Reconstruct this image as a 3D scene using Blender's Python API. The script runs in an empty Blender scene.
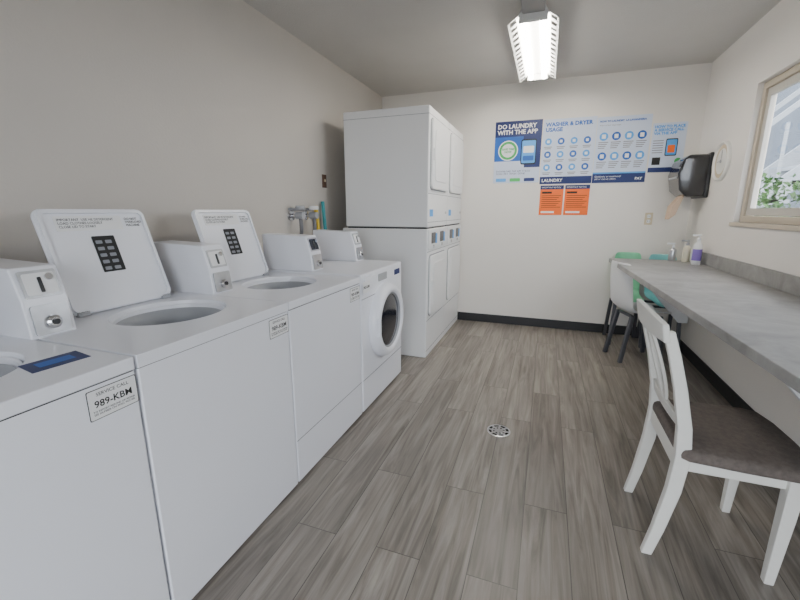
import bpy, bmesh, math, random
from mathutils import Vector, Matrix
random.seed(7)
C=bpy.context.collection
# ---------------------------------------------------------------- materials
def nodes(name):
    m=bpy.data.materials.new(name); m.use_nodes=True
    nt=m.node_tree; b=nt.nodes['Principled BSDF']; return m,nt,b
def mat(name,col,rough=.5,metal=0,noise=0,nscale=8,bump=0,bscale=60,coat=0,emit=0,trans=0,spec=None):
    m,nt,b=nodes(name)
    b.inputs['Base Color'].default_value=(*col,1); b.inputs['Roughness'].default_value=rough
    b.inputs['Metallic'].default_value=metal
    if coat: b.inputs['Coat Weight'].default_value=coat
    if trans: b.inputs['Transmission Weight'].default_value=trans
    if spec is not None: b.inputs['Specular IOR Level'].default_value=spec
    if emit:
        b.inputs['Emission Color'].default_value=(*col,1); b.inputs['Emission Strength'].default_value=emit
    tc=nt.nodes.new('ShaderNodeTexCoord')
    if noise:
        n=nt.nodes.new('ShaderNodeTexNoise'); n.inputs['Scale'].default_value=nscale; n.inputs['Detail'].default_value=6
        nt.links.new(tc.outputs['Object'],n.inputs['Vector'])
        r=nt.nodes.new('ShaderNodeValToRGB'); r.color_ramp.elements[0].position=.3; r.color_ramp.elements[1].position=.7
        r.color_ramp.elements[0].color=(*[c*(1-noise) for c in col],1); r.color_ramp.elements[1].color=(*[min(1,c*(1+noise)) for c in col],1)
        nt.links.new(n.outputs['Fac'],r.inputs[0]); nt.links.new(r.outputs[0],b.inputs['Base Color'])
    if bump:
        n2=nt.nodes.new('ShaderNodeTexNoise'); n2.inputs['Scale'].default_value=bscale; n2.inputs['Detail'].default_value=3
        nt.links.new(tc.outputs['Object'],n2.inputs['Vector'])
        bp=nt.nodes.new('ShaderNodeBump'); bp.inputs['Strength'].default_value=bump; bp.inputs['Distance'].default_value=.01
        nt.links.new(n2.outputs['Fac'],bp.inputs['Height']); nt.links.new(bp.outputs[0],b.inputs['Normal'])
    return m
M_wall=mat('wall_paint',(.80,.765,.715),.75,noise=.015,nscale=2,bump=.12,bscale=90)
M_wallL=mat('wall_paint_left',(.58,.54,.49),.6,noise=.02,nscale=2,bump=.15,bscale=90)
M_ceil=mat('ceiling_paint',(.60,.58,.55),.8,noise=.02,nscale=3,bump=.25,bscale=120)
M_base=mat('baseboard_black',(.012,.012,.014),.45)
M_wh=mat('appliance_white',(.86,.87,.92),.28,coat=.2,noise=.006,nscale=3)
M_wh2=mat('dryer_white',(.86,.86,.86),.35,noise=.006,nscale=3)
M_gap=mat('dark_gap',(.03,.03,.035),.6)
M_seam=mat('seam_grey',(.25,.26,.28),.5)
M_steel=mat('stainless',(.55,.56,.58),.28,metal=1,noise=.1,nscale=20)
M_drum=mat('drum_steel',(.70,.74,.80),.5,metal=.6,noise=.08,nscale=25)
M_chrome=mat('chrome',(.7,.7,.72),.15,metal=1)
M_black=mat('black_plastic',(.02,.02,.022),.3)
M_smoke=mat('smoke_plastic',(.025,.025,.028),.15,coat=.5)
M_glass_dark=mat('door_glass_dark',(.012,.014,.024),.12,coat=.3)
M_disp=mat('display_black',(.01,.012,.02),.2)
M_gplastic=mat('grey_plastic',(.36,.37,.39),.4)
M_lab=mat('label_white',(.85,.85,.85),.6)
M_ink=mat('ink_black',(.015,.015,.015),.7)
M_inkg=mat('ink_grey',(.26,.27,.30),.7)
M_navy=mat('poster_navy',(.006,.02,.12),.5)
M_blue=mat('poster_blue',(.012,.11,.46),.5)
M_lblue=mat('poster_lightblue',(.08,.36,.80),.5)
M_green=mat('poster_green',(.05,.42,.10),.5)
M_pap=mat('poster_paper',(.64,.71,.85),.5)
M_org=mat('poster_orange',(.90,.15,.01),.55)
M_frame=mat('window_vinyl_tan',(.52,.45,.35),.5)
M_alu=mat('window_sash_grey',(.55,.52,.46),.4)
M_chair=mat('painted_wood_white',(.82,.81,.76),.45,noise=.02,nscale=12)
M_cush=mat('seat_fabric',(.15,.125,.11),.9,noise=.18,nscale=60,bump=.3,bscale=250)
M_pw=mat('plastic_white',(.80,.81,.82),.4)
M_pg=mat('plastic_green',(.18,.55,.32),.4)
M_pt=mat('plastic_teal',(.22,.60,.62),.4)
M_leg=mat('chair_leg_grey',(.10,.105,.12),.4,metal=.5)
M_paper=mat('towel_kraft',(.62,.46,.34),.9)
M_yel=mat('yellow_plastic',(.80,.55,.02),.4)
M_teal=mat('teal_plastic',(.02,.30,.34),.4)
M_hose=mat('hose_grey',(.18,.18,.19),.5)
M_almond=mat('almond_plate',(.62,.52,.36),.5)
M_brown=mat('brown_plate',(.11,.06,.04),.5)
M_purp=mat('soap_purple',(.22,.14,.50),.3)
M_clear=mat('soap_lotion',(.75,.70,.55),.3)
M_fix=mat('fixture_enamel',(.74,.74,.72),.4)
M_fixd=mat('fixture_canopy_grey',(.34,.33,.32),.5)
M_tube=mat('fluorescent_tube',(1,.95,.86),.4,emit=48)
M_leaf=mat('leaf_green',(.03,.09,.012),.6,noise=.5,nscale=9)
M_ext=mat('exterior_stucco',(.13,.15,.18),.8,noise=.1,nscale=3)
M_extw=mat('exterior_stair_paint',(.30,.32,.34),.6)
M_grd=mat('ground_concrete',(.22,.22,.21),.9,noise=.2)
# laminate counter
def m_counter():
    m,nt,b=nodes('counter_laminate'); L=nt.links
    tc=nt.nodes.new('ShaderNodeTexCoord')
    n=nt.nodes.new('ShaderNodeTexNoise'); n.inputs['Scale'].default_value=5; n.inputs['Detail'].default_value=9; n.inputs['Roughness'].default_value=.68; n.inputs['Distortion'].default_value=.6
    L.new(tc.outputs['Object'],n.inputs['Vector'])
    r=nt.nodes.new('ShaderNodeValToRGB'); e=r.color_ramp.elements
    e[0].position=.32; e[0].color=(.20,.197,.19,1); e[1].position=.72; e[1].color=(.36,.355,.345,1)
    L.new(n.outputs['Fac'],r.inputs[0]); L.new(r.outputs[0],b.inputs['Base Color']); b.inputs['Roughness'].default_value=.42
    return m
M_ctr=m_counter()
# plank floor (boards run along Y)
def m_floor():
    m,nt,b=nodes('vinyl_plank_floor'); L=nt.links; N=nt.nodes.new
    tc=N('ShaderNodeTexCoord'); mp=N('ShaderNodeMapping'); mp.inputs['Rotation'].default_value=(0,0,math.radians(90))
    L.new(tc.outputs['Object'],mp.inputs['Vector'])
    br=N('ShaderNodeTexBrick'); br.offset=.37; br.offset_frequency=2; br.squash=1
    br.inputs['Scale'].default_value=1; br.inputs['Brick Width'].default_value=1.22; br.inputs['Row Height'].default_value=.182
    br.inputs['Mortar Size'].default_value=.0016; br.inputs['Mortar Smooth'].default_value=.2; br.inputs['Bias'].default_value=0
    br.inputs['Color1'].default_value=(0,0,0,1); br.inputs['Color2'].default_value=(1,1,1,1); br.inputs['Mortar'].default_value=(.5,.5,.5,1)
    L.new(mp.outputs[0],br.inputs['Vector'])
    sc=N('ShaderNodeVectorMath'); sc.operation='SCALE'; sc.inputs['Scale'].default_value=13.7; L.new(br.outputs['Color'],sc.inputs[0])
    ad=N('ShaderNodeVectorMath'); ad.operation='ADD'; L.new(tc.outputs['Object'],ad.inputs[0]); L.new(sc.outputs[0],ad.inputs[1])
    m2=N('ShaderNodeMapping'); m2.inputs['Scale'].default_value=(26,1.5,1); L.new(ad.outputs[0],m2.inputs['Vector'])
    n=N('ShaderNodeTexNoise'); n.inputs['Scale'].default_value=1.; n.inputs['Detail'].default_value=8; n.inputs['Roughness'].default_value=.62; n.inputs['Distortion'].default_value=1.1
    L.new(m2.outputs[0],n.inputs['Vector'])
    m3=N('ShaderNodeMapping'); m3.inputs['Scale'].default_value=(5,1.3,1); L.new(ad.outputs[0],m3.inputs['Vector'])
    n2=N('ShaderNodeTexNoise'); n2.inputs['Scale'].default_value=1.; n2.inputs['Detail'].default_value=4; L.new(m3.outputs[0],n2.inputs['Vector'])
    r=N('ShaderNodeValToRGB'); e=r.color_ramp.elements; e[0].position=.28; e[0].color=(.115,.097,.081,1); e[1].position=.70; e[1].color=(.335,.302,.266,1)
    L.new(n.outputs['Fac'],r.inputs[0])
    def mult(a,fac,lo,hi):
        mr=N('ShaderNodeMapRange'); mr.inputs['To Min'].default_value=lo; mr.inputs['To Max'].default_value=hi; L.new(fac,mr.inputs['Value'])
        mx=N('ShaderNodeVectorMath'); mx.operation='SCALE'; L.new(a,mx.inputs[0]); L.new(mr.outputs[0],mx.inputs['Scale']); return mx.outputs[0]
    sep=N('ShaderNodeSeparateColor'); L.new(br.outputs['Color'],sep.inputs[0])
    c=mult(r.outputs[0],sep.outputs[0],.84,1.14)
    c=mult(c,n2.outputs['Fac'],.60,1.40)
    mo=N('ShaderNodeMath'); mo.operation='SUBTRACT'; mo.inputs[0].default_value=1; L.new(br.outputs['Fac'],mo.inputs[1])
    c=mult(c,mo.outputs[0],.35,1)
    L.new(c,b.inputs['Base Color'])
    b.inputs['Roughness'].default_value=.38
    bp=N('ShaderNodeBump'); bp.inputs['Strength'].default_value=.15; bp.inputs['Distance'].default_value=.004; L.new(n.outputs['Fac'],bp.inputs['Height']); L.new(bp.outputs[0],b.inputs['Normal'])
    return m
M_floor=m_floor()
def m_glass():
    m,nt,b=nodes('window_glass'); nt.nodes.remove(b)
    t=nt.nodes.new('ShaderNodeBsdfTransparent'); g=nt.nodes.new('ShaderNodeBsdfGlossy'); g.inputs['Roughness'].default_value=.02
    mx=nt.nodes.new('ShaderNodeMixShader'); mx.inputs[0].default_value=.06
    nt.links.new(t.outputs[0],mx.inputs[1]); nt.links.new(g.outputs[0],mx.inputs[2]); nt.links.new(mx.outputs[0],nt.nodes['Material Output'].inputs[0])
    return m
M_glass=m_glass()
# ---------------------------------------------------------------- geometry helpers
def group(name,loc):
    e=bpy.data.objects.new(name,None); e.empty_display_size=.1; e.location=loc; C.objects.link(e); return e
def finish(o,par=None,mw=None):
    C.objects.link(o)
    if mw is not None: o.matrix_basis=mw
    if par is not None:
        o.parent=par; o.matrix_parent_inverse=Matrix.Translation(-Vector(par.location))
    return o
def bm_obj(name,bm,m,par=None,bevel=0,smooth=False,mw=None,segs=3):
    bmesh.ops.recalc_face_normals(bm,faces=bm.faces)
    me=bpy.data.meshes.new(name); bm.to_mesh(me); bm.free()
    for x in (m if isinstance(m,(list,tuple)) else [m]): me.materials.append(x)
    o=bpy.data.objects.new(name,me)
    if bevel:
        b=o.modifiers.new('bev','BEVEL'); b.width=bevel; b.segments=segs; b.limit_method='ANGLE'; b.angle_limit=math.radians(35)
        smooth=True
    if smooth:
        for p in me.polygons: p.use_smooth=True
        if bevel:
            w=o.modifiers.new('wn','WEIGHTED_NORMAL'); w.keep_sharp=True
    return finish(o,par,mw)
def addbox(bm,lo,hi,mi=0):
    vs=[bm.verts.new((x,y,z)) for x in (lo[0],hi[0]) for y in (lo[1],hi[1]) for z in (lo[2],hi[2])]
    for f in ((0,1,3,2),(4,6,7,5),(0,4,5,1),(2,3,7,6),(0,2,6,4),(1,5,7,3)):
        bm.faces.new([vs[i] for i in f]).material_index=mi
def box(name,lo,hi,m,par=None,bevel=0,mw=None,segs=3):
    bm=bmesh.new(); addbox(bm,lo,hi); return bm_obj(name,bm,m,par,bevel,mw=mw,segs=segs)
def boxes(name,lst,m,par=None,bevel=0,mw=None):
    bm=bmesh.new()
    for q in lst: addbox(bm,q[0],q[1],q[2] if len(q)>2 else 0)
    return bm_obj(name,bm,m,par,bevel,mw=mw)
def prism(name,pts,axis,a0,a1,m,par=None,bevel=0,mw=None,smooth=False):
    """extrude a 2-D outline. axis 'Y': pts are (x,z); 'X': (y,z); 'Z': (x,y)"""
    bm=bmesh.new()
    def P(p,a): return {'Y':(p[0],a,p[1]),'X':(a,p[0],p[1]),'Z':(p[0],p[1],a)}[axis]
    A=[bm.verts.new(P(p,a0)) for p in pts]; B=[bm.verts.new(P(p,a1)) for p in pts]
    bm.faces.new(A); bm.faces.new(B[::-1]); n=len(pts)
    for i in range(n): bm.faces.new((A[i],A[(i+1)%n],B[(i+1)%n],B[i]))
    return bm_obj(name,bm,m,par,bevel,mw=mw,smooth=smooth)
def rrect(x0,y0,x1,y1,r,n=6):
    out=[]
    for cx,cy,a in ((x1-r,y1-r,0),(x0+r,y1-r,90),(x0+r,y0+r,180),(x1-r,y0+r,270)):
        for i in range(n+1):
            t=math.radians(a+90*i/n); out.append((cx+r*math.cos(t),cy+r*math.sin(t)))
    return out
def lathe(name,prof,c,axis,m,par=None,n=48,sy=1,close=True,mw=None):
    """prof: list of (r, a) along axis"""
    bm=bmesh.new(); rings=[]
    for r,a in prof:
        ring=[]
        for i in range(n):
            t=2*math.pi*i/n; u,v=r*math.cos(t),r*math.sin(t)*sy
            p={'X':(a,u,v),'Z':(u,v,a),'Y':(u,a,v)}[axis]
            ring.append(bm.verts.new((p[0]+c[0],p[1]+c[1],p[2]+c[2])))
        rings.append(ring)
    for A,B in zip(rings,rings[1:]):
        for i in range(n): bm.faces.new((A[i],A[(i+1)%n],B[(i+1)%n],B[i]))
    if close:
        if prof[0][0]>1e-6: bm.faces.new(rings[0])
        if prof[-1][0]>1e-6: bm.faces.new(rings[-1][::-1])
    bmesh.ops.remove_doubles(bm,verts=bm.verts,dist=1e-6)
    o=bm_obj(name,bm,m,par,mw=mw,smooth=True)
    e=o.modifiers.new('es','EDGE_SPLIT'); e.split_angle=math.radians(40)
    return o
def loft(name,secs,m,par=None,bevel=.004,sub=0,closed_ends=True,mw=None):
    bm=bmesh.new(); R=[[bm.verts.new(p) for p in s] for s in secs]; n=len(secs[0])
    for A,B in zip(R,R[1:]):
        for i in range(n): bm.faces.new((A[i],A[(i+1)%n],B[(i+1)%n],B[i]))
    bm.faces.new(R[0]); bm.faces.new(R[-1][::-1])
    return bm_obj(name,bm,m,par,bevel,mw=mw)
def tube(name,pts,r,m,par=None,res=4):
    cu=bpy.data.curves.new(name,'CURVE'); cu.dimensions='3D'; cu.bevel_depth=r; cu.bevel_resolution=res; cu.use_fill_caps=True
    s=cu.splines.new('NURBS'); s.points.add(len(pts)-1)
    for p,q in zip(s.points,pts): p.co=(*q,1)
    s.use_endpoint_u=True; s.order_u=3; s.resolution_u=6
    cu.materials.append(m); o=bpy.data.objects.new(name,cu); return finish(o,par)
FX=Matrix(((0,0,1,0),(1,0,0,0),(0,1,0,0),(0,0,0,1)))     # text facing +X
FB=Matrix(((1,0,0,0),(0,0,-1,0),(0,1,0,0),(0,0,0,1)))     # text facing -Y
def text(name,s,size,mw,m,par,align='LEFT',bold=0,sp=1):
    t=bpy.data.curves.new(name,'FONT'); t.body=s; t.size=size; t.align_x=align; t.offset=bold; t.space_line=sp
    t.extrude=.0002; t.resolution_u=2
    t.materials.append(m); o=bpy.data.objects.new(name,t); return finish(o,par,mw)
# ---------------------------------------------------------------- room
XL,XR,YB,ZC,YF=-1.94,1.31,4.715,2.635,-1.3
box('floor',(XL-.12,YF-.12,-.1),(XR+.12,YB+.12,0),M_floor)
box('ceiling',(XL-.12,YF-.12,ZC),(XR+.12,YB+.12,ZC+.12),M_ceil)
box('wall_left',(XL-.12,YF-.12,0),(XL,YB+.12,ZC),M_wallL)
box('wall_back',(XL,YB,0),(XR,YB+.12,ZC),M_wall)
WY0,WY1,WZ0,WZ1=1.9,3.68,1.235,2.18
boxes('wall_right',[((XR,YF-.12,0),(XR+.12,WY0,ZC)),((XR,WY1,0),(XR+.12,YB+.12,ZC)),((XR,WY0,0),(XR+.12,WY1,WZ0)),((XR,WY0,WZ1),(XR+.12,WY1,ZC))],M_wall)
# entrance wall with an open doorway behind the photographer
DXa,DXb,DZ=-.75,.95,2.1
boxes('wall_front',[((XL,YF-.12,0),(DXa,YF,ZC)),((DXb,YF-.12,0),(XR,YF,ZC)),((DXa,YF-.12,DZ),(DXb,YF,ZC))],M_wall)
box('baseboard_back',(XL,YB-.012,0),(XR,YB,.10),M_base,bevel=.003)
box('baseboard_right',(XR-.012,YF,0),(XR,YB-.012,.10),M_base,bevel=.003)
# ---------------------------------------------------------------- window
w=group('window_1',(XR+.05,2.77,1.7))
fx0,fx1=XR+.035,XR+.10
def ring(name,ya,yb,za,zb,x0,x1,t,m):
    boxes(name,[((x0,ya,za),(x1,yb,za+t)),((x0,ya,zb-t),(x1,yb,zb)),((x0,ya,za+t),(x1,ya+t,zb-t)),((x0,yb-t,za+t),(x1,yb,zb-t))],m,w,.003)
ring('outer_frame',WY0+.001,WY1-.001,WZ0+.001,WZ1-.001,fx0,fx1,.045,M_frame)
ring('sash_far',2.74,WY1-.05,WZ0+.05,WZ1-.05,fx0+.012,fx1-.025,.05,M_alu)
ring('sash_near',WY0+.05,2.79,WZ0+.05,WZ1-.05,fx0+.03,fx1-.012,.05,M_alu)
box('glass',(fx0+.034,WY0+.06,WZ0+.06),(fx0+.037,WY1-.06,WZ1-.06),M_glass,w)
box('sill',(XR-.015,WY0-.03,WZ0-.028),(XR+.034,WY1+.03,WZ0-.0),M_frame,w,.004)
# outside
box('ground_outside',(-14,-14,-.16),(14,16,-.101),M_grd)
box('neighbour_building',(1.9,9.2,-.101),(9,9.5,5.5),M_ext)
st=group('exterior_staircase',(3.2,7,0))
for k,y in enumerate((6.6,7.6)):
    prism('stringer_%d'%(k+1),[(2.0,.75),(2.0,1.05),(5.2,3.9),(5.2,3.6)],'Y',y,y+.06,M_extw,st)
    prism('handrail_%d'%(k+1),[(2.0,1.85),(2.0,1.93),(5.2,4.78),(5.2,4.70)],'Y',y,y+.05,M_extw,st)
for i in range(12):
    x=2.1+i*.26; z=.95+i*.232
    box('tread_%d'%(i+1),(x,6.6,z),(x+.28,7.66,z+.05),M_extw,st)
    box('baluster_%d'%(i+1),(x+.1,6.6,z),(x+.13,6.63,z+.98),M_extw,st)
box('post',(2.0,6.58,-.101),(2.1,6.68,1.9),M_extw,st)
box('landing_post',(5.1,6.58,-.101),(5.2,6.68,4.7),M_extw,st)
bm=bmesh.new()
for i in range(3600):
    a=random.uniform(0,6.283); rr=random.random()**.4; ph=random.uniform(-1,1)
    c=Vector((2.35+.75*rr*math.cos(a)*math.sqrt(1-ph*ph),5.7+.6*rr*math.sin(a)*math.sqrt(1-ph*ph),.82+.92*rr*ph))
    q=Matrix.Rotation(random.uniform(0,6.28),3,Vector((random.uniform(-1,1),random.uniform(-1,1),random.uniform(-1,1))).normalized())
    l,wd=random.uniform(.05,.09),random.uniform(.015,.03)
    bm.faces.new([bm.verts.new(c+q@Vector(p)) for p in ((0,0,0),(wd,l*.5,.005),(0,l,0),(-wd,l*.5,.005))])
bm_obj('bush',bm,M_leaf)
# ---------------------------------------------------------------- ceiling light
fl=group('fluorescent_ceiling_light',(-.18,3.65,2.55))
y0,y1=3.0,4.28
prism('housing',[(-.25,2.60),(-.11,2.60),(-.09,2.565),(-.27,2.565)],'Y',y0,y1,M_fix,fl,.003)
for s in (-1,1):
    cx=-.18; k=1 if s<0 else 2
    bm=bmesh.new()   # slotted side reflector: solid strips with open slots between
    def quad(ta,tb,ya,yb):
        P=lambda t,y:(cx+s*(.075+.085*t),y,2.566-.056*t)
        bm.faces.new([bm.verts.new(P(*q)) for q in ((ta,ya),(tb,ya),(tb,yb),(ta,yb))])
    quad(0,.40,y0,y1); quad(.85,1,y0,y1)
    n=14; L_=(y1-y0)/n
    for i in range(n+1):
        ya=max(y0,y0+i*L_-.020); yb=min(y1,y0+i*L_+.020); quad(.40,.85,ya,yb)
    o=bm_obj('reflector_%d'%k,bm,M_fix,fl); so=o.modifiers.new('so','SOLIDIFY'); so.thickness=.003
    lathe('tube_%d'%k,[(0,y0+.03),(.019,y0+.035),(.019,y1-.035),(0,y1-.03)],(cx+s*.058,0,2.532),'Y',M_tube,fl,n=20)
boxes('end_sockets',[((-.27,y0,2.515),(-.09,y0+.025,2.566)),((-.27,y1-.025,2.515),(-.09,y1,2.566))],M_fix,fl,.003)
box('ceiling_canopy',(-.25,2.78,2.56),(-.11,3.02,ZC),M_fixd,fl,.006)
box('ceiling_strip',(-.20,3.02,2.60),(-.16,y1,ZC),M_fix,fl,.003)
# ---------------------------------------------------------------- top-load washers
XF=-1.04
def deck(name,x0,x1,y0,y1,z0,z1,cx,cy,rx,ry,m,par):
    angs=sorted(set([2*math.pi*i/72 for i in range(72)]+[math.atan2(yy-cy,xx-cx)%(2*math.pi) for xx in(x0,x1) for yy in (y0,y1)]))
    bm=bmesh.new(); O=[];I=[];O2=[];I2=[]
    for a in angs:
        c,s=math.cos(a),math.sin(a); t=1e9
        if c>1e-9:t=min(t,(x1-cx)/c)
        if c<-1e-9:t=min(t,(x0-cx)/c)
        if s>1e-9:t=min(t,(y1-cy)/s)
        if s<-1e-9:t=min(t,(y0-cy)/s)
        O.append(bm.verts.new((cx+t*c,cy+t*s,z1))); I.append(bm.verts.new((cx+rx*c,cy+ry*s,z1)))
        O2.append(bm.verts.new((cx+t*c,cy+t*s,z0))); I2.append(bm.verts.new((cx+rx*c*.97,cy+ry*s*.97,z0)))
    n=len(angs)
    for i in range(n):
        j=(i+1)%n
        bm.faces.new((O[i],O[j],I[j],I[i])); bm.faces.new((O[i],O2[i],O2[j],O[j])); bm.faces.new((I[i],I[j],I2[j],I2[i])); bm.faces.new((O2[i],I2[i],I2[j],O2[j]))
    return bm_obj(name,bm,m,par,bevel=.008)
def coinbox(par,ya,yb,z=.921,dx=0,hs=1,window=None):
    x0,x1=-1.85+dx,-1.47+dx
    prism('coin_meter_case',[(x0,z),(x1,z),(x1-.015,z+.12),(x1-.05,z+.235*hs),(x0,z+.245*hs)],'Y',ya,yb,M_wh,par,.006)
    T=Matrix.Translation((x1-.006,(ya+yb)/2,z+.055))@Matrix.Rotation(math.radians(-7),4,'Y')
    hw=(yb-ya)/2
    prism('coin_face_plate',rrect(-hw+.014,-.045,hw-.014,.05,.008),'X',0,.006,M_steel,par,mw=T)
    lathe('coin_drawer_lock',[(.021,.004),(.021,.016),(.014,.022),(0,.022)],(0,.0,-.008),'X',M_chrome,par,n=24,mw=T)
    lathe('lock_core',[(.009,.02),(.009,.027),(0,.027)],(0,0,-.008),'X',M_black,par,n=16,mw=T)
    T2=Matrix.Translation((x1-.030,(ya+yb)/2,z+.17))@Matrix.Rotation(math.radians(-17),4,'Y')
    prism('meter_frame',rrect(-hw+.014,-.045,hw-.014,.043,.006),'X',0,.003,M_steel,par,mw=T2)
    prism('meter_window',rrect(-hw+.022,-.036,hw-.022,.034,.006),'X',0,.005,window or M_lab,par,mw=T2)
    prism('coin_slot',rrect(-.006,-.03,.004,.02,.003),'X',.005,.008,M_black,par,mw=T2)
    lathe('meter_lock',[(.011,.003),(.011,.012),(0,.012)],(0,hw-.040,.018),'X',M_chrome,par,n=16,mw=T2)
def toploader(y0,y1,off=.015,hs=1,lower_seam=False):
    g=group('top_load_washer',((XF-1.86)/2,(y0+y1)/2,0))
    a,b=y0+.004,y1-.004
    bm=bmesh.new(); addbox(bm,(-1.86,a,.015),(XF-.004,b,.884)); 
    bm.faces.ensure_lookup_table()
    top=[f for f in bm.faces if all(v.co.z>.88 for v in f.verts)]; bmesh.ops.delete(bm,geom=top,context='FACES_ONLY')
    bm_obj('cabinet',bm,M_wh,g,bevel=.006)
    boxes('seam_strip',[((XF-.012,a+.004,.882),(XF-.007,b-.004,.889))],M_gap,g)
    ly0=y0+.195; ly1=y0+.625
    cy=(ly0+ly1)/2; cx=-1.385
    deck('top_deck',-1.86,XF,a,b,.887,.925,cx,cy,.195,.212,M_wh,g)
    lathe('tub_ring',[(.186,.886),(.194,.9),(.192,.912),(.186,.908),(.181,.87)],(cx,cy,0),'Z',M_wh,g,sy=1.07,close=False)
    lathe('drum_balance_ring',[(.184,.895),(.177,.885),(.165,.868),(.165,.835),(.20,.825)],(cx,cy,0),'Z',M_gplastic,g,sy=1.05,close=False)
    lathe('drum',[(.20,.83),(.215,.80),(.215,.50),(.20,.48),(.0,.47)],(cx,cy,0),'Z',M_drum,g,sy=1.03,close=False)
    lathe('agitator',[(.12,.47),(.07,.5),(.045,.6),(.042,.70),(.03,.72),(0,.725)],(cx,cy,0),'Z',M_lab,g,n=32)
    boxes('feet',[((-1.82,a+.03,0),(-1.77,a+.08,.016)),((-1.82,b-.08,0),(-1.77,b-.03,.016)),((XF-.1,a+.03,0),(XF-.05,a+.08,.016)),((XF-.1,b-.08,0),(XF-.05,b-.03,.016))],M_black,g)
    hx,hz=-1.625,.930; T=Matrix.Translation((hx,cy,hz))@Matrix.Rotation(math.radians(-18),4,'Y')
    hw=.215
    def tr(s,r): return rrect(-hw+s,.0+s,hw-s,.415-s,r)
    prism('lid',tr(0,.035),'X',-.014,.0,M_wh,g,.005,mw=T)
    bm=bmesh.new()
    A=tr(.006,.03); B=tr(.02,.022); n=len(A)
    va=[bm.verts.new((.0,*p)) for p in A]; vb=[bm.verts.new((.010,p[0]*.99,p[1])) for p in A]; vc=[bm.verts.new((.010,*p)) for p in B]; vd=[bm.verts.new((.001,*p)) for p in B]
    for P,Q in ((va,vb),(vb,vc),(vc,vd)):
        for i in range(n): bm.faces.new((P[i],P[(i+1)%n],Q[(i+1)%n],Q[i]))
    bm_obj('lid_rim',bm,M_wh,g,mw=T,smooth=False)
    boxes('lid_hinges',[((-.012,-hw+.02,-.006),(.010,-hw+.06,.012)),((-.012,hw-.06,-.006),(.010,hw-.02,.012))],M_gplastic,g,mw=T)
    prism('lid_warning_label',rrect(-.045,.15,.045,.30,.004),'X',.001,.0022,M_ink,g,mw=T)
    for r in range(5):
        for c in range(2):
            prism('label_icon_%d_%d'%(r,c),rrect(-.036+c*.038,.158+r*.0275,-.010+c*.038,.172+r*.0275,.003,3),'X',.0022,.003,M_inkg,g,mw=T)
    prism('lid_strip_label',rrect(-.155,.325,.10,.385,.004),'X',.001,.0018,M_lab,g,mw=T)
    text('lid_text_1',"IMPORTANT  USE HE DETERGENT\nLOAD CLOTHES LOOSELY\nCLOSE LID TO START",.014,T@Matrix.Translation((.0022,-.145,.365))@FX,M_ink,g)
    text('lid_text_2',"DO NOT\nOVERLOAD\nMACHINE",.014,T@Matrix.Translation((.0022,.115,.365))@FX,M_ink,g)
    coinbox(g,y0+off,y0+off+.13,hs=hs)
    if lower_seam: box('front_lower_seam',(XF-.006,a+.004,.235),(XF-.0035,b-.004,.239),M_seam,g)
    sx=XF-.0035
    yb=b-.004; ya=yb-.125
    prism('id_sticker_border',rrect(ya-.002,.793,yb+.002,.874,.004),'X',sx,sx+.0005,M_ink,g)
    prism('id_sticker',rrect(ya,.795,yb,.872,.004),'X',sx,sx+.0009,M_lab,g)
    text('id_text',"989-KBM",.026,Matrix.Translation((sx+.001,(ya+yb)/2,.825))@FX,M_ink,g,'CENTER',.0004)
    text('id_text_small',"SERVICE CALL",.0135,Matrix.Translation((sx+.001,(ya+yb)/2,.855))@FX,M_ink,g,'CENTER')
    text('id_text_small2',"TO REPORT REFUND OR REPAIR\nSEE NUMBER ON WALL POSTER",.0075,Matrix.Translation((sx+.001,(ya+yb)/2,.812))@FX,M_ink,g,'CENTER')
    return g
Y=[0.0,.719,1.423,2.152,2.897]
g1=toploader(Y[0],Y[1]); 
prism('top_sticker',[(-1.25,.56),(-1.16,.545),(-1.15,.675),(-1.24,.69)],'Z',.9252,.926,M_navy,g1)
prism('top_sticker_logo',[(-1.225,.58),(-1.185,.574),(-1.178,.655),(-1.218,.661)],'Z',.926,.9265,M_blue,g1)
toploader(Y[1],Y[2],off=-.012,hs=.95); toploader(Y[2],Y[3],lower_seam=True)
# ---------------------------------------------------------------- front loader
g=group('front_load_washer',(-1.45,2.52,0)); a,b=Y[3]+.006,Y[4]-.006
box('cabinet',(-1.86,a,.015),(XF,b,.935),M_wh,g,.012)
boxes('feet',[((-1.82,a+.03,0),(-1.77,a+.08,.016)),((XF-.1,a+.03,0),(XF-.05,a+.08,.016)),((XF-.1,b-.08,0),(XF-.05,b-.03,.016))],M_black,g)
cy,cz=2.525,.565
lathe('door_ring',[(.262,0),(.262,.02),(.255,.045),(.240,.062),(.218,.068),(.203,.062),(.194,.05),(.190,.03)],(XF,cy,cz),'X',M_wh,g,n=72,close=False)
lathe('door_trim',[(.196,.052),(.190,.055),(.185,.048),(.183,.03)],(XF,cy,cz),'X',M_gplastic,g,n=72,close=False)
lathe('door_glass',[(.188,.040),(.15,.047),(.10,.050),(0,.051)],(XF,cy,cz),'X',M_glass_dark,g,n=72,close=False)
prism('door_handle',rrect(2.278,.50,2.300,.63,.010),'X',XF+.05,XF+.075,M_wh,g,.004)
boxes('front_seams',[((XF-.001,a+.006,.775),(XF+.0012,cy-.14,.779)),((XF-.001,a+.006,.235),(XF+.0012,b-.006,.239))],M_seam,g)
prism('detergent_drawer',rrect(a+.04,.84,a+.24,.91,.01),'X',XF,XF+.008,M_wh,g,.002)
prism('id_sticker',rrect(a+.01,.815,a+.115,.887,.004),'X',XF+.008,XF+.009,M_lab,g)
text('id_text',"992-KBM",.023,Matrix.Translation((XF+.0093,a+.0625,.843))@FX,M_ink,g,'CENTER',.0005)
prism('control_label',rrect(a+.27,.85,a+.42,.90,.006),'X',XF,XF+.003,M_gplastic,g)
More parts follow.
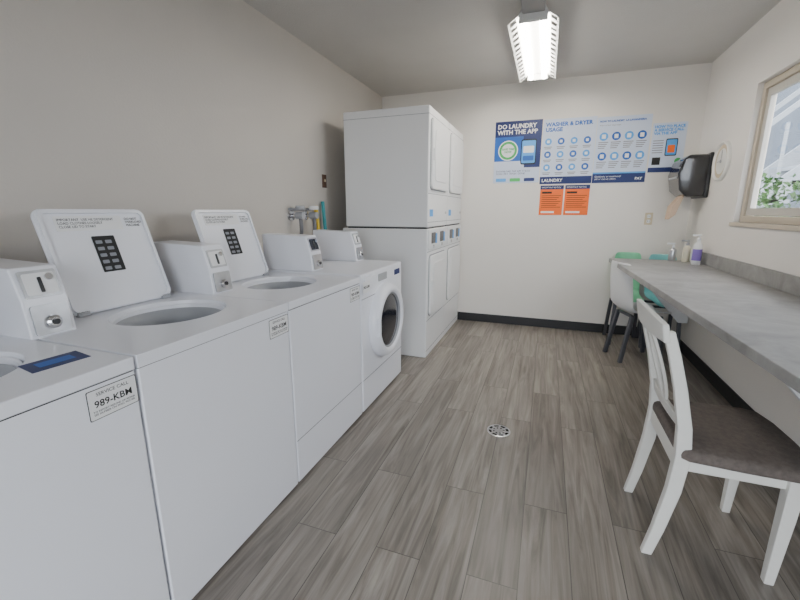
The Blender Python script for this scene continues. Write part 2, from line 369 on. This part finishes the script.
prism('brand_label',rrect(b-.16,.85,b-.05,.89,.004),'X',XF,XF+.002,M_navy,g)
coinbox(g,2.175,2.305,z=.935,dx=.085,hs=.96,window=M_disp)
coinbox(g,2.745,2.875,z=.935,dx=.115,hs=.96)
# ---------------------------------------------------------------- stacked dryers
DX=-.95
def dryer(y0,y1,n):
    g=group('stacked_dryer',(-1.35,(y0+y1)/2,0)); a,b=y0+.004,y1-.004
    box('lower_cabinet',(-1.76,a,.0),(DX,b,1.165),M_wh2,g,.010)
    box('cabinet_joint',(-1.71,a+.012,1.165),(DX-.012,b-.012,1.178),M_gap,g)
    box('upper_cabinet',(-1.73,a+.012,1.178),(DX,b-.006,2.15),M_wh2,g,.010)
    box('top_cap_seam',(-1.731,a+.0115,2.085),(DX+.0008,b-.0055,2.088),M_seam,g)
    for i,(z0,z1) in enumerate(((1.50,2.06),(.385,.93))):
        prism('door_surround_%d'%i,rrect(a+.055,z0-.008,b-.055,z1+.008,.05),'X',DX,DX+.003,M_seam,g)
        prism('door_%d'%i,rrect(a+.06,z0,b-.06,z1,.045),'X',DX,DX+.022,M_wh2,g,.008)
        prism('door_inset_%d'%i,rrect(a+.13,z0+.07,b-.13,z1-.07,.05),'X',DX+.021,DX+.027,M_wh2,g,.004)
        prism('door_handle_%d'%i,rrect(a+.075,(z0+z1)/2-.05,a+.092,(z0+z1)/2+.05,.008),'X',DX+.02,DX+.032,M_wh2,g,.003)
    boxes('panel_seams',[((DX-.001,a+.006,zz),(DX+.0012,b-.006,zz+.004)) for zz in (.345,.06,.965,1.46,1.22)],M_seam,g)
    prism('control_panel',rrect(a+.02,.985,b-.02,1.16,.01),'X',DX,DX+.010,M_pw,g,.003)
    for k,yy in enumerate((a+.10,a+.40)):
        prism('display_%d'%k,rrect(yy,1.035,yy+.13,1.13,.008),'X',DX+.010,DX+.013,M_disp,g)
        prism('keypad_%d'%k,rrect(yy+.14,1.03,yy+.19,1.12,.006),'X',DX+.010,DX+.012,M_lblue,g)
        lathe('coin_lock_%d'%k,[(.014,.01),(.014,.02),(0,.02)],(DX,yy+.06,1.008),'X',M_chrome,g,n=16)
    prism('sticker_upper',rrect(a+.06,1.27,a+.17,1.33,.004),'X',DX,DX+.001,M_lblue,g)
    prism('sticker_upper_2',rrect(a+.20,1.27,a+.30,1.33,.004),'X',DX,DX+.001,M_lab,g)
    prism('sticker_door',rrect(a+.14,1.90,a+.24,1.96,.004),'X',DX+.027,DX+.028,M_lab,g)
    lathe('lint_lock',[(.012,0),(.012,.01),(0,.01)],(DX,b-.08,1.30),'X',M_chrome,g,n=16)
dryer(3.29,3.995,1); dryer(3.995,4.70,2)
# ---------------------------------------------------------------- left wall services
v=group('water_supply_valves',(XL,2.9,1.3))
for k,yy in enumerate((2.76,2.96)):
    lathe('escutcheon_%d'%k,[(.045,0),(.04,.012),(.015,.016)],(XL,yy,1.28),'X',M_chrome,v,n=24)
    tube('stub_%d'%k,[(XL,yy,1.28),(XL+.05,yy,1.28),(XL+.11,yy,1.28)],.016,M_chrome,v)
    lathe('valve_body_%d'%k,[(.0,.05),(.028,.055),(.028,.12),(0,.125)],(XL,yy,1.28),'X',M_gplastic,v,n=16)
    lathe('valve_handle_%d'%k,[(.0,1.325),(.038,1.328),(.042,1.345),(.034,1.358),(0,1.358)],(XL+.09,yy,0),'Z',M_pw if k else M_gplastic,v,n=24)
    tube('hose_%d'%k,[(XL+.09,yy,1.27),(XL+.10,yy,1.15),(XL+.04,yy+.03,1.05),(XL+.04,yy+.02,.6)],.015,M_hose,v)
tube('manifold_pipe',[(XL+.03,2.7,1.33),(XL+.03,2.85,1.335),(XL+.03,3.0,1.33)],.012,M_gplastic,v)
m_=group('yellow_handle_mop',(XL+.1,3.12,0))
tube('handle',[(XL+.16,3.02,.02),(XL+.10,3.06,.7),(XL+.03,3.09,1.36)],.018,M_yel,m_)
lathe('mop_head',[(.0,0.0),(.045,.0),(.04,.06),(.02,.12),(.014,.14)],(XL+.16,3.02,0),'Z',M_pw,m_,n=20)
t_=group('broom',(XL+.1,3.22,0))
tube('handle',[(XL+.12,3.19,.05),(XL+.08,3.20,.7),(XL+.03,3.21,1.40)],.016,M_teal,t_)
prism('broom_head',[(3.12,0),(3.26,0),(3.22,.12),(3.16,.12)],'X',XL+.10,XL+.14,M_teal,t_)
s=group('light_switch',(XL,3.3,1.58))
box('plate',(XL,3.265,1.525),(XL+.006,3.335,1.64),M_brown,s,.002); box('toggle',(XL+.006,3.293,1.575),(XL+.016,3.307,1.60),M_almond,s,.002)
# ---------------------------------------------------------------- counter
CZ=.87
c=group('laminate_countertop',(1.0,2.6,.85))
prism('top_slab',[(.60,4.32),(XR-.001,4.32),(XR-.001,.55),(.70,.55)],'Z',CZ-.04,CZ,M_ctr,c,.004)
box('backsplash',(XR-.022,.55,CZ),(XR-.001,4.32,CZ+.10),M_ctr,c,.003)
for i,yy in enumerate((1.78,4.22)):
    prism('support_panel_%d'%(i+1),[(XR-.014,.30),(XR-.014,CZ-.04),(.84,CZ-.04),(.84,.74),(1.22,.30)],'Y',yy,yy+.03,M_pw,c,.003)
box('wall_cleat',(XR-.034,.6,CZ-.11),(XR-.001,4.2,CZ-.04),M_pw,c,.002)
# ---------------------------------------------------------------- wooden dining chair
ch=group('dining_chair',(.66,1.74,0))
def rect(cx,cy,cz,hx,hy): return [(cx-hx,cy-hy,cz),(cx+hx,cy-hy,cz),(cx+hx,cy+hy,cz),(cx-hx,cy+hy,cz)]
cx0=.51
for k,(yb_,yt) in enumerate(((1.562,1.550),(1.935,1.950))):
    prof=[(0,-.045,.016),(.12,-.020,.018),(.30,.008,.021),(.45,.018,.022),(.56,.008,.020),(.70,-.022,.018),(.82,-.055,.017),(.91,-.084,.016)]
    loft('back_post_%d'%(k+1),[rect(cx0+dx,yb_+(yt-yb_)*z/.9,z,hw*1.15,hw*.85) for z,dx,hw in prof],M_chair,ch,.005)
def arc(y): return -.022*(1-((y-1.75)/.22)**2)
ys=[1.533+i*(1.967-1.533)/14 for i in range(15)]
def zc_(y): return .022*(1-((y-1.75)/.225)**2)
loft('crest_rail',[[(cx0-.097+arc(y),y,.870),(cx0-.075+arc(y),y,.870),(cx0-.088+arc(y),y,.935+zc_(y)),(cx0-.110+arc(y),y,.935+zc_(y))] for y in ys],M_chair,ch,.005)
loft('lower_back_rail',[[(cx0+.000+arc(y)*.6,y,.545),(cx0+.018+arc(y)*.6,y,.545),(cx0+.010+arc(y)*.6,y,.59),(cx0-.008+arc(y)*.6,y,.59)] for y in ys[1:-1]],M_chair,ch,.004)
def splat(yc,sgn):
    secs=[]
    for i in range(13):
        t=i/12; z=.585+t*.295; xx=cx0+.004-.088*t**1.2-.016
        w_=.014+.006*math.cos(math.pi*2*t); yy=yc+sgn*.045*math.sin(math.pi*t)
        secs.append([(xx-.006,yy-w_,z),(xx+.006,yy-w_,z),(xx+.006,yy+w_,z),(xx-.006,yy+w_,z)])
    return secs
loft('splat_1',splat(1.73,-1),M_chair,ch,.003); loft('splat_2',splat(1.77,1),M_chair,ch,.003)
boxes('apron',[((cx0-.0,1.557,.385),(.865,1.577,.445)),((cx0,1.92,.385),(.88,1.94,.445)),((cx0+.0,1.56,.385),(cx0+.022,1.935,.445)),((.86,1.557,.385),(.882,1.94,.445))],M_chair,ch,.004)
for k,yy in enumerate((1.563,1.937)):
    loft('front_leg_%d'%(k+1),[rect(.850,yy,0,.015,.015),rect(.858,yy,.28,.021,.021),rect(.860,yy,.445,.024,.024)],M_chair,ch,.004)
outl=[(.512,1.545),(.54,1.520),(.70,1.510),(.86,1.508),(.905,1.525),(.925,1.60),(.93,1.74),(.925,1.88),(.905,1.972),(.86,1.99),(.70,1.985),(.54,1.975),(.512,1.955)]
bm=bmesh.new()
lay=[(0,1.0,.446),(0,1.006,.458),(0,1.0,.470),(0,.985,.479),(0,.93,.486),(0,.70,.490),(0,.3,.491)]
R=[]
for _,s_,z in lay: R.append([bm.verts.new((.718+(x-.718)*s_,1.745+(y-1.745)*s_,z)) for x,y in outl])
n=len(outl)
for A,B in zip(R,R[1:]):
    for i in range(n): bm.faces.new((A[i],A[(i+1)%n],B[(i+1)%n],B[i]))
bm.faces.new(R[0]); bm.faces.new(R[-1])
bm_obj('seat_cushion',bm,M_cush,ch,smooth=True)
# ---------------------------------------------------------------- plastic shell chairs at the far end
def shell(x,y,rot,m,top,wid):
    g=group('plastic_chair',(x,y,0)); R_=Matrix.Translation((x,y,0))@Matrix.Rotation(rot,4,'Z')
    path=[(.20,.425),(.17,.445),(.05,.44),(-.10,.435),(-.17,.46),(-.205,.54),(-.225,.68),(-.24,top-.04),(-.245,top)]
    wd=[.80,.92,1,1,1,1.0,1.0,.95,.80]
    bm=bmesh.new(); rows=[]
    for (py,pz),wf in zip(path,wd):
        row=[]
        for j in range(9):
            u=(j/8-.5)*2; up=.035*abs(u)**3
            back=pz>.5
            row.append(bm.verts.new((u*wid/2*wf,py+(up if back else 0),pz+(0 if back else up))))
        rows.append(row)
    for A,B in zip(rows,rows[1:]):
        for i in range(8): bm.faces.new((A[i],A[i+1],B[i+1],B[i]))
    o=bm_obj('shell',bm,m,g,smooth=True,mw=R_)
    so=o.modifiers.new('so','SOLIDIFY'); so.thickness=.008; su=o.modifiers.new('su','SUBSURF'); su.levels=1; su.render_levels=2
    for k,(lx,ly,fx_,fy) in enumerate(((-.12,.12,-.14,.16),(.12,.12,.14,.16),(-.12,-.12,-.14,-.19),(.12,-.12,.14,-.19))):
        loft('leg_%d'%(k+1),[[tuple(R_@Vector((px+dx,py+dy,pz))) for dx,dy in ((-.016,-.016),(.016,-.016),(.016,.016),(-.016,.016))] for px,py,pz in ((lx,ly,.425),(fx_,fy,0))],M_leg,g,.004)
    boxes('under_frame',[((-.13,.10,.405),(.13,.125,.425)),((-.13,-.125,.405),(.13,-.10,.425))],M_leg,g,mw=R_)
shell(.84,3.97,math.radians(-72),M_pw,.885,.40)
shell(.82,4.45,math.radians(180),M_pg,.90,.27)
shell(1.13,4.45,math.radians(180),M_pt,.89,.27)
# ---------------------------------------------------------------- back wall posters
def poster(name,x0,x1,z0,z1,m):
    g=group(name,((x0+x1)/2,YB,(z0+z1)/2)); box('sheet',(x0,YB-.004,z0),(x1,YB,z1),m,g); return g
def pr(g,x0,x1,z0,z1,m,r=.0,d=1):
    y=YB-.004-.0006*d
    prism('panel',rrect(x0,z0,x1,z1,max(r,.001),4),'Y',y,YB-.004,m,g)
def tx(g,s,x,z,size,m,al='LEFT',bold=0,d=3,sp=1): text('text',s,size,Matrix.Translation((x,YB-.004-.0007*d,z))@FB,m,g,al,bold,sp)
def disc(g,x,z,r,m,d=1): lathe('disc',[(r,0),(r,-.0006*d-.0002),(0,-.0006*d-.0002)],(x,YB-.004,z),'Y',m,g,n=32)
M_t=mat('ink_white',(.9,.9,.9),.6)
p=poster('laundry_app_poster',-.60,-.115,1.62,2.26,M_navy)
pr(p,-.60,-.30,1.80,2.10,M_blue,d=1)
tx(p,"DO LAUNDRY\nWITH THE APP",-.575,2.185,.062,M_t,bold=.002,sp=.95)
pr(p,-.60,-.115,1.62,1.78,M_pap,d=1); pr(p,-.60,-.28,1.78,1.85,M_pap,d=2)
disc(p,-.455,1.96,.105,M_t,2); disc(p,-.455,1.96,.094,M_green,3); disc(p,-.455,1.96,.07,M_lab,4)
tx(p,"SAVE TIME\nNOW",-.455,1.965,.028,M_green,'CENTER',.001,d=6)
pr(p,-.32,-.16,1.81,2.07,M_ink,.02,3); pr(p,-.31,-.17,1.825,2.055,M_lblue,.012,4); pr(p,-.295,-.185,1.93,2.0,M_t,.01,5); pr(p,-.295,-.185,1.85,1.90,M_blue,.01,5)
for i in range(3): pr(p,-.57+i*.15,-.46+i*.15,1.635,1.67,(M_lblue,M_green,M_navy)[i],.008,3)
tx(p,"DOWNLOAD THE APP TODAY\nSCAN  PAY  WASH  DONE",-.57,1.735,.026,M_navy)
p=poster('washer_dryer_usage_poster',-.105,.405,1.60,2.25,M_pap)
tx(p,"WASHER & DRYER\nUSAGE",-.08,2.18,.054,M_blue,bold=.002,sp=.95)
for r in range(3):
    for q in range(4):
        X_=-.045+q*.125; Z_=2.03-r*.13
        disc(p,X_,Z_,.034,(M_lblue,M_blue)[(r+q)%2],1); pr(p,X_-.014,X_+.014,Z_-.014,Z_+.014,M_t,.006,2); pr(p,X_-.04,X_+.04,Z_-.058,Z_-.050,M_inkg); pr(p,X_-.035,X_+.03,Z_-.074,Z_-.066,M_inkg)
pr(p,-.105,.405,1.60,1.675,M_navy); tx(p,"LAUNDRY",-.085,1.622,.045,M_t,bold=.001)
p=poster('laundry_instructions_poster',.41,.89,1.60,2.235,M_pap)
tx(p,"HOW TO LAUNDRY  LA LAVANDERIA",.43,2.185,.024,M_blue,bold=.001)
tx(p,"Wash in four easy steps",.43,2.15,.02,M_inkg)
for r in range(2):
    for q in range(4):
        X_=.48+q*.113; Z_=2.05-r*.19
        disc(p,X_,Z_,.04,(M_lblue,M_blue)[(q+r)%2],1); pr(p,X_-.018,X_+.018,Z_-.02,Z_+.02,M_t,.006,2)
        for t in range(4): pr(p,X_-.045,X_+.045-.01*t,Z_-.060-.018*t,Z_-.052-.018*t,M_inkg)
pr(p,.41,.89,1.60,1.69,M_navy); pr(p,.41,.89,1.69,1.705,M_lblue); tx(p,"Questions or comments?\ncall or visit us online",.43,1.655,.024,M_t); tx(p,"PAY",.80,1.625,.036,M_t,bold=.001)
p=poster('service_call_poster',.905,1.19,1.69,2.145,M_pap)
tx(p,"HOW TO PLACE\nA SERVICE CALL\nVIA THE APP",.92,2.10,.034,M_lblue,bold=.0015,sp=.9)
pr(p,1.03,1.13,1.84,2.0,M_ink,.012,2); pr(p,1.037,1.123,1.85,1.99,M_lblue,.008,3); pr(p,1.05,1.11,1.87,1.94,M_org,.008,4)
for t in range(6): pr(p,.92,1.01,1.98-t*.022,1.988-t*.022,M_inkg)
pr(p,.905,1.19,1.69,1.735,M_navy); pr(p,.93,1.0,1.76,1.83,M_ink)
disc(p,1.15,1.79,.03,M_green)
for i,(a_,b_) in enumerate(((-.09,.145),(.16,.40))):
    p=poster('orange_notice',a_,b_,1.275,1.585,M_org)
    pr(p,a_,b_,1.545,1.585,M_navy,d=1); tx(p,"IMPORTANT NOTICE",a_+.015,1.557,.020,M_t)
    pr(p,a_+.02,a_+.12,1.50,1.52,M_ink,d=1)
    for t in range(7): pr(p,a_+.02,b_-.02-.02*(t%3),1.475-t*.02,1.480-t*.02,M_ink)
    pr(p,a_+.02,b_-.08,1.295,1.315,M_lab,d=1)
g=group('wall_outlet',(.97,YB,1.24)); prism('plate',rrect(.935,1.18,1.005,1.30,.006),'Y',YB-.006,YB,M_almond,g,.002)
for zz in (1.215,1.265): prism('socket',rrect(.953,zz-.017,.987,zz+.017,.012),'Y',YB-.008,YB-.005,M_pw,g); 
boxes('slots',[((.960,YB-.0088,zz-.007),(.963,YB-.007,zz+.008)) for zz in (1.215,1.265)]+[((.976,YB-.0088,zz-.007),(.979,YB-.007,zz+.008)) for zz in (1.215,1.265)],M_ink,g)
# ---------------------------------------------------------------- right wall items
g=group('paper_towel_dispenser',(XR,4.44,1.6))
loft('body',[[(XR-.16,4.31,1.44),(XR-.001,4.31,1.44),(XR-.001,4.60,1.44),(XR-.16,4.60,1.44)],
 [(XR-.22,4.29,1.50),(XR-.001,4.29,1.50),(XR-.001,4.62,1.50),(XR-.22,4.62,1.50)],
 [(XR-.245,4.28,1.64),(XR-.001,4.28,1.64),(XR-.001,4.63,1.64),(XR-.245,4.63,1.64)],
 [(XR-.22,4.28,1.76),(XR-.001,4.28,1.76),(XR-.001,4.63,1.76),(XR-.22,4.63,1.76)],
 [(XR-.17,4.30,1.80),(XR-.001,4.30,1.80),(XR-.001,4.61,1.80),(XR-.17,4.61,1.80)]],M_smoke,g,.018)
box('mount_plate',(XR-.03,4.275,1.43),(XR-.001,4.635,1.81),M_black,g,.01)
box('cover_band',(XR-.2475,4.33,1.60),(XR-.2,4.58,1.62),M_gplastic,g,.003)
prism('paper_sheet',[(XR-.17,1.45),(XR-.235,1.36),(XR-.245,1.24),(XR-.20,1.28),(XR-.15,1.45)],'Y',4.38,4.52,M_paper,g)
g=group('wall_thermometer',(XR,4.06,1.72))
lathe('case',[(.155,0),(.155,-.018),(.145,-.028),(.135,-.022),(.13,-.012)],(XR,4.07,1.71),'X',M_chair,g,n=48,close=False)
lathe('dial',[(.134,-.013),(0,-.014)],(XR,4.07,1.71),'X',M_almond,g,n=48)
lathe('inner_dial',[(.10,-.014),(0,-.016)],(XR,4.07,1.71),'X',M_chair,g,n=48)
lathe('hub',[(.012,-.012),(.012,-.022),(0,-.022)],(XR,4.07,1.71),'X',M_gplastic,g,n=16)
boxes('hands',[((XR-.018,4.067,1.71),(XR-.016,4.073,1.80)),((XR-.020,4.07,1.707),(XR-.018,4.14,1.712))],M_gplastic,g)
# ---------------------------------------------------------------- bottles on the counter
def bottle(name,x,y,r,h,m,cap,pump=False,lab=None):
    g=group(name,(x,y,CZ)); z=CZ
    lathe('body',[(r*.9,z),(r,z+.01),(r,z+h*.62),(r*.85,z+h*.72),(r*.35,z+h*.80),(r*.33,z+h*.84)],(x,y,0),'Z',m,g,n=28)
    lathe('cap',[(r*.42,z+h*.82),(r*.42,z+h*.92),(r*.2,z+h*.94),(r*.12,z+h)],(x,y,0),'Z',cap,g,n=20)
    if lab: lathe('label',[(r*1.01,z+h*.15),(r*1.01,z+h*.55)],(x,y,0),'Z',lab,g,n=28,close=False)
    if pump: box('pump_head',(x-.05,y-.008,z+h),(x+.012,y+.008,z+h+.014),cap,g,.003)
bottle('hand_soap_bottle',1.22,4.02,.034,.24,M_pw,M_pw,True,M_purp)
bottle('lotion_bottle',1.20,4.22,.03,.18,M_clear,M_gplastic,True)
bottle('spray_bottle',1.10,4.24,.03,.15,M_steel,M_pw,True)
bottle('hand_sanitizer_bottle',1.25,4.16,.026,.14,M_pw,M_black)
# ---------------------------------------------------------------- floor drain
g=group('floor_drain',(-.18,2.265,0))
lathe('rim',[(.070,.0),(.070,.003),(.062,.0045),(.060,.003)],(-.18,2.265,0),'Z',M_steel,g,n=40,close=False)
lathe('pan',[(.061,.0015),(0,.0015)],(-.18,2.265,0),'Z',M_ink,g,n=40)
lathe('grate_centre',[(.02,.0015),(.02,.004),(0,.004)],(-.18,2.265,0),'Z',M_steel,g,n=24)
for i in range(8):
    T=Matrix.Translation((-.18,2.265,0))@Matrix.Rotation(i*math.pi/4,4,'Z'); box('grate_bar_%d'%(i+1),(.012,-.006,.0015),(.062,.006,.004),M_steel,g,mw=T)
lathe('grate_ring',[(.037,.0015),(.037,.004),(.044,.004),(.044,.0015)],(-.18,2.265,0),'Z',M_steel,g,n=32,close=False)
# ---------------------------------------------------------------- light
W=bpy.data.worlds.new('World'); bpy.context.scene.world=W; W.use_nodes=True
bg=W.node_tree.nodes['Background']; bg.inputs[0].default_value=(.85,.915,1,1); bg.inputs[1].default_value=8.0
def portal(name,loc,rot,sx,sy):
    l=bpy.data.lights.new(name,'AREA'); l.shape='RECTANGLE'; l.size=sx; l.size_y=sy; l.cycles.is_portal=True
    o=bpy.data.objects.new(name,l); o.location=loc; o.rotation_euler=rot; C.objects.link(o)
portal('window_portal',(XR+.13,(WY0+WY1)/2,(WZ0+WZ1)/2),(0,math.radians(90),0),WZ1-WZ0,WY1-WY0)
portal('door_portal',((DXa+DXb)/2,YF-.13,DZ/2),(math.radians(90),0,0),DXb-DXa,DZ)
cam=bpy.data.cameras.new('camera'); cam.sensor_width=36; cam.lens=395.35/800*36; cam.clip_start=.02
co=bpy.data.objects.new('camera',cam); co.location=(0,0,1.315); co.rotation_euler=(math.radians(90)-.221,0,.349); C.objects.link(co)
bpy.context.scene.camera=co
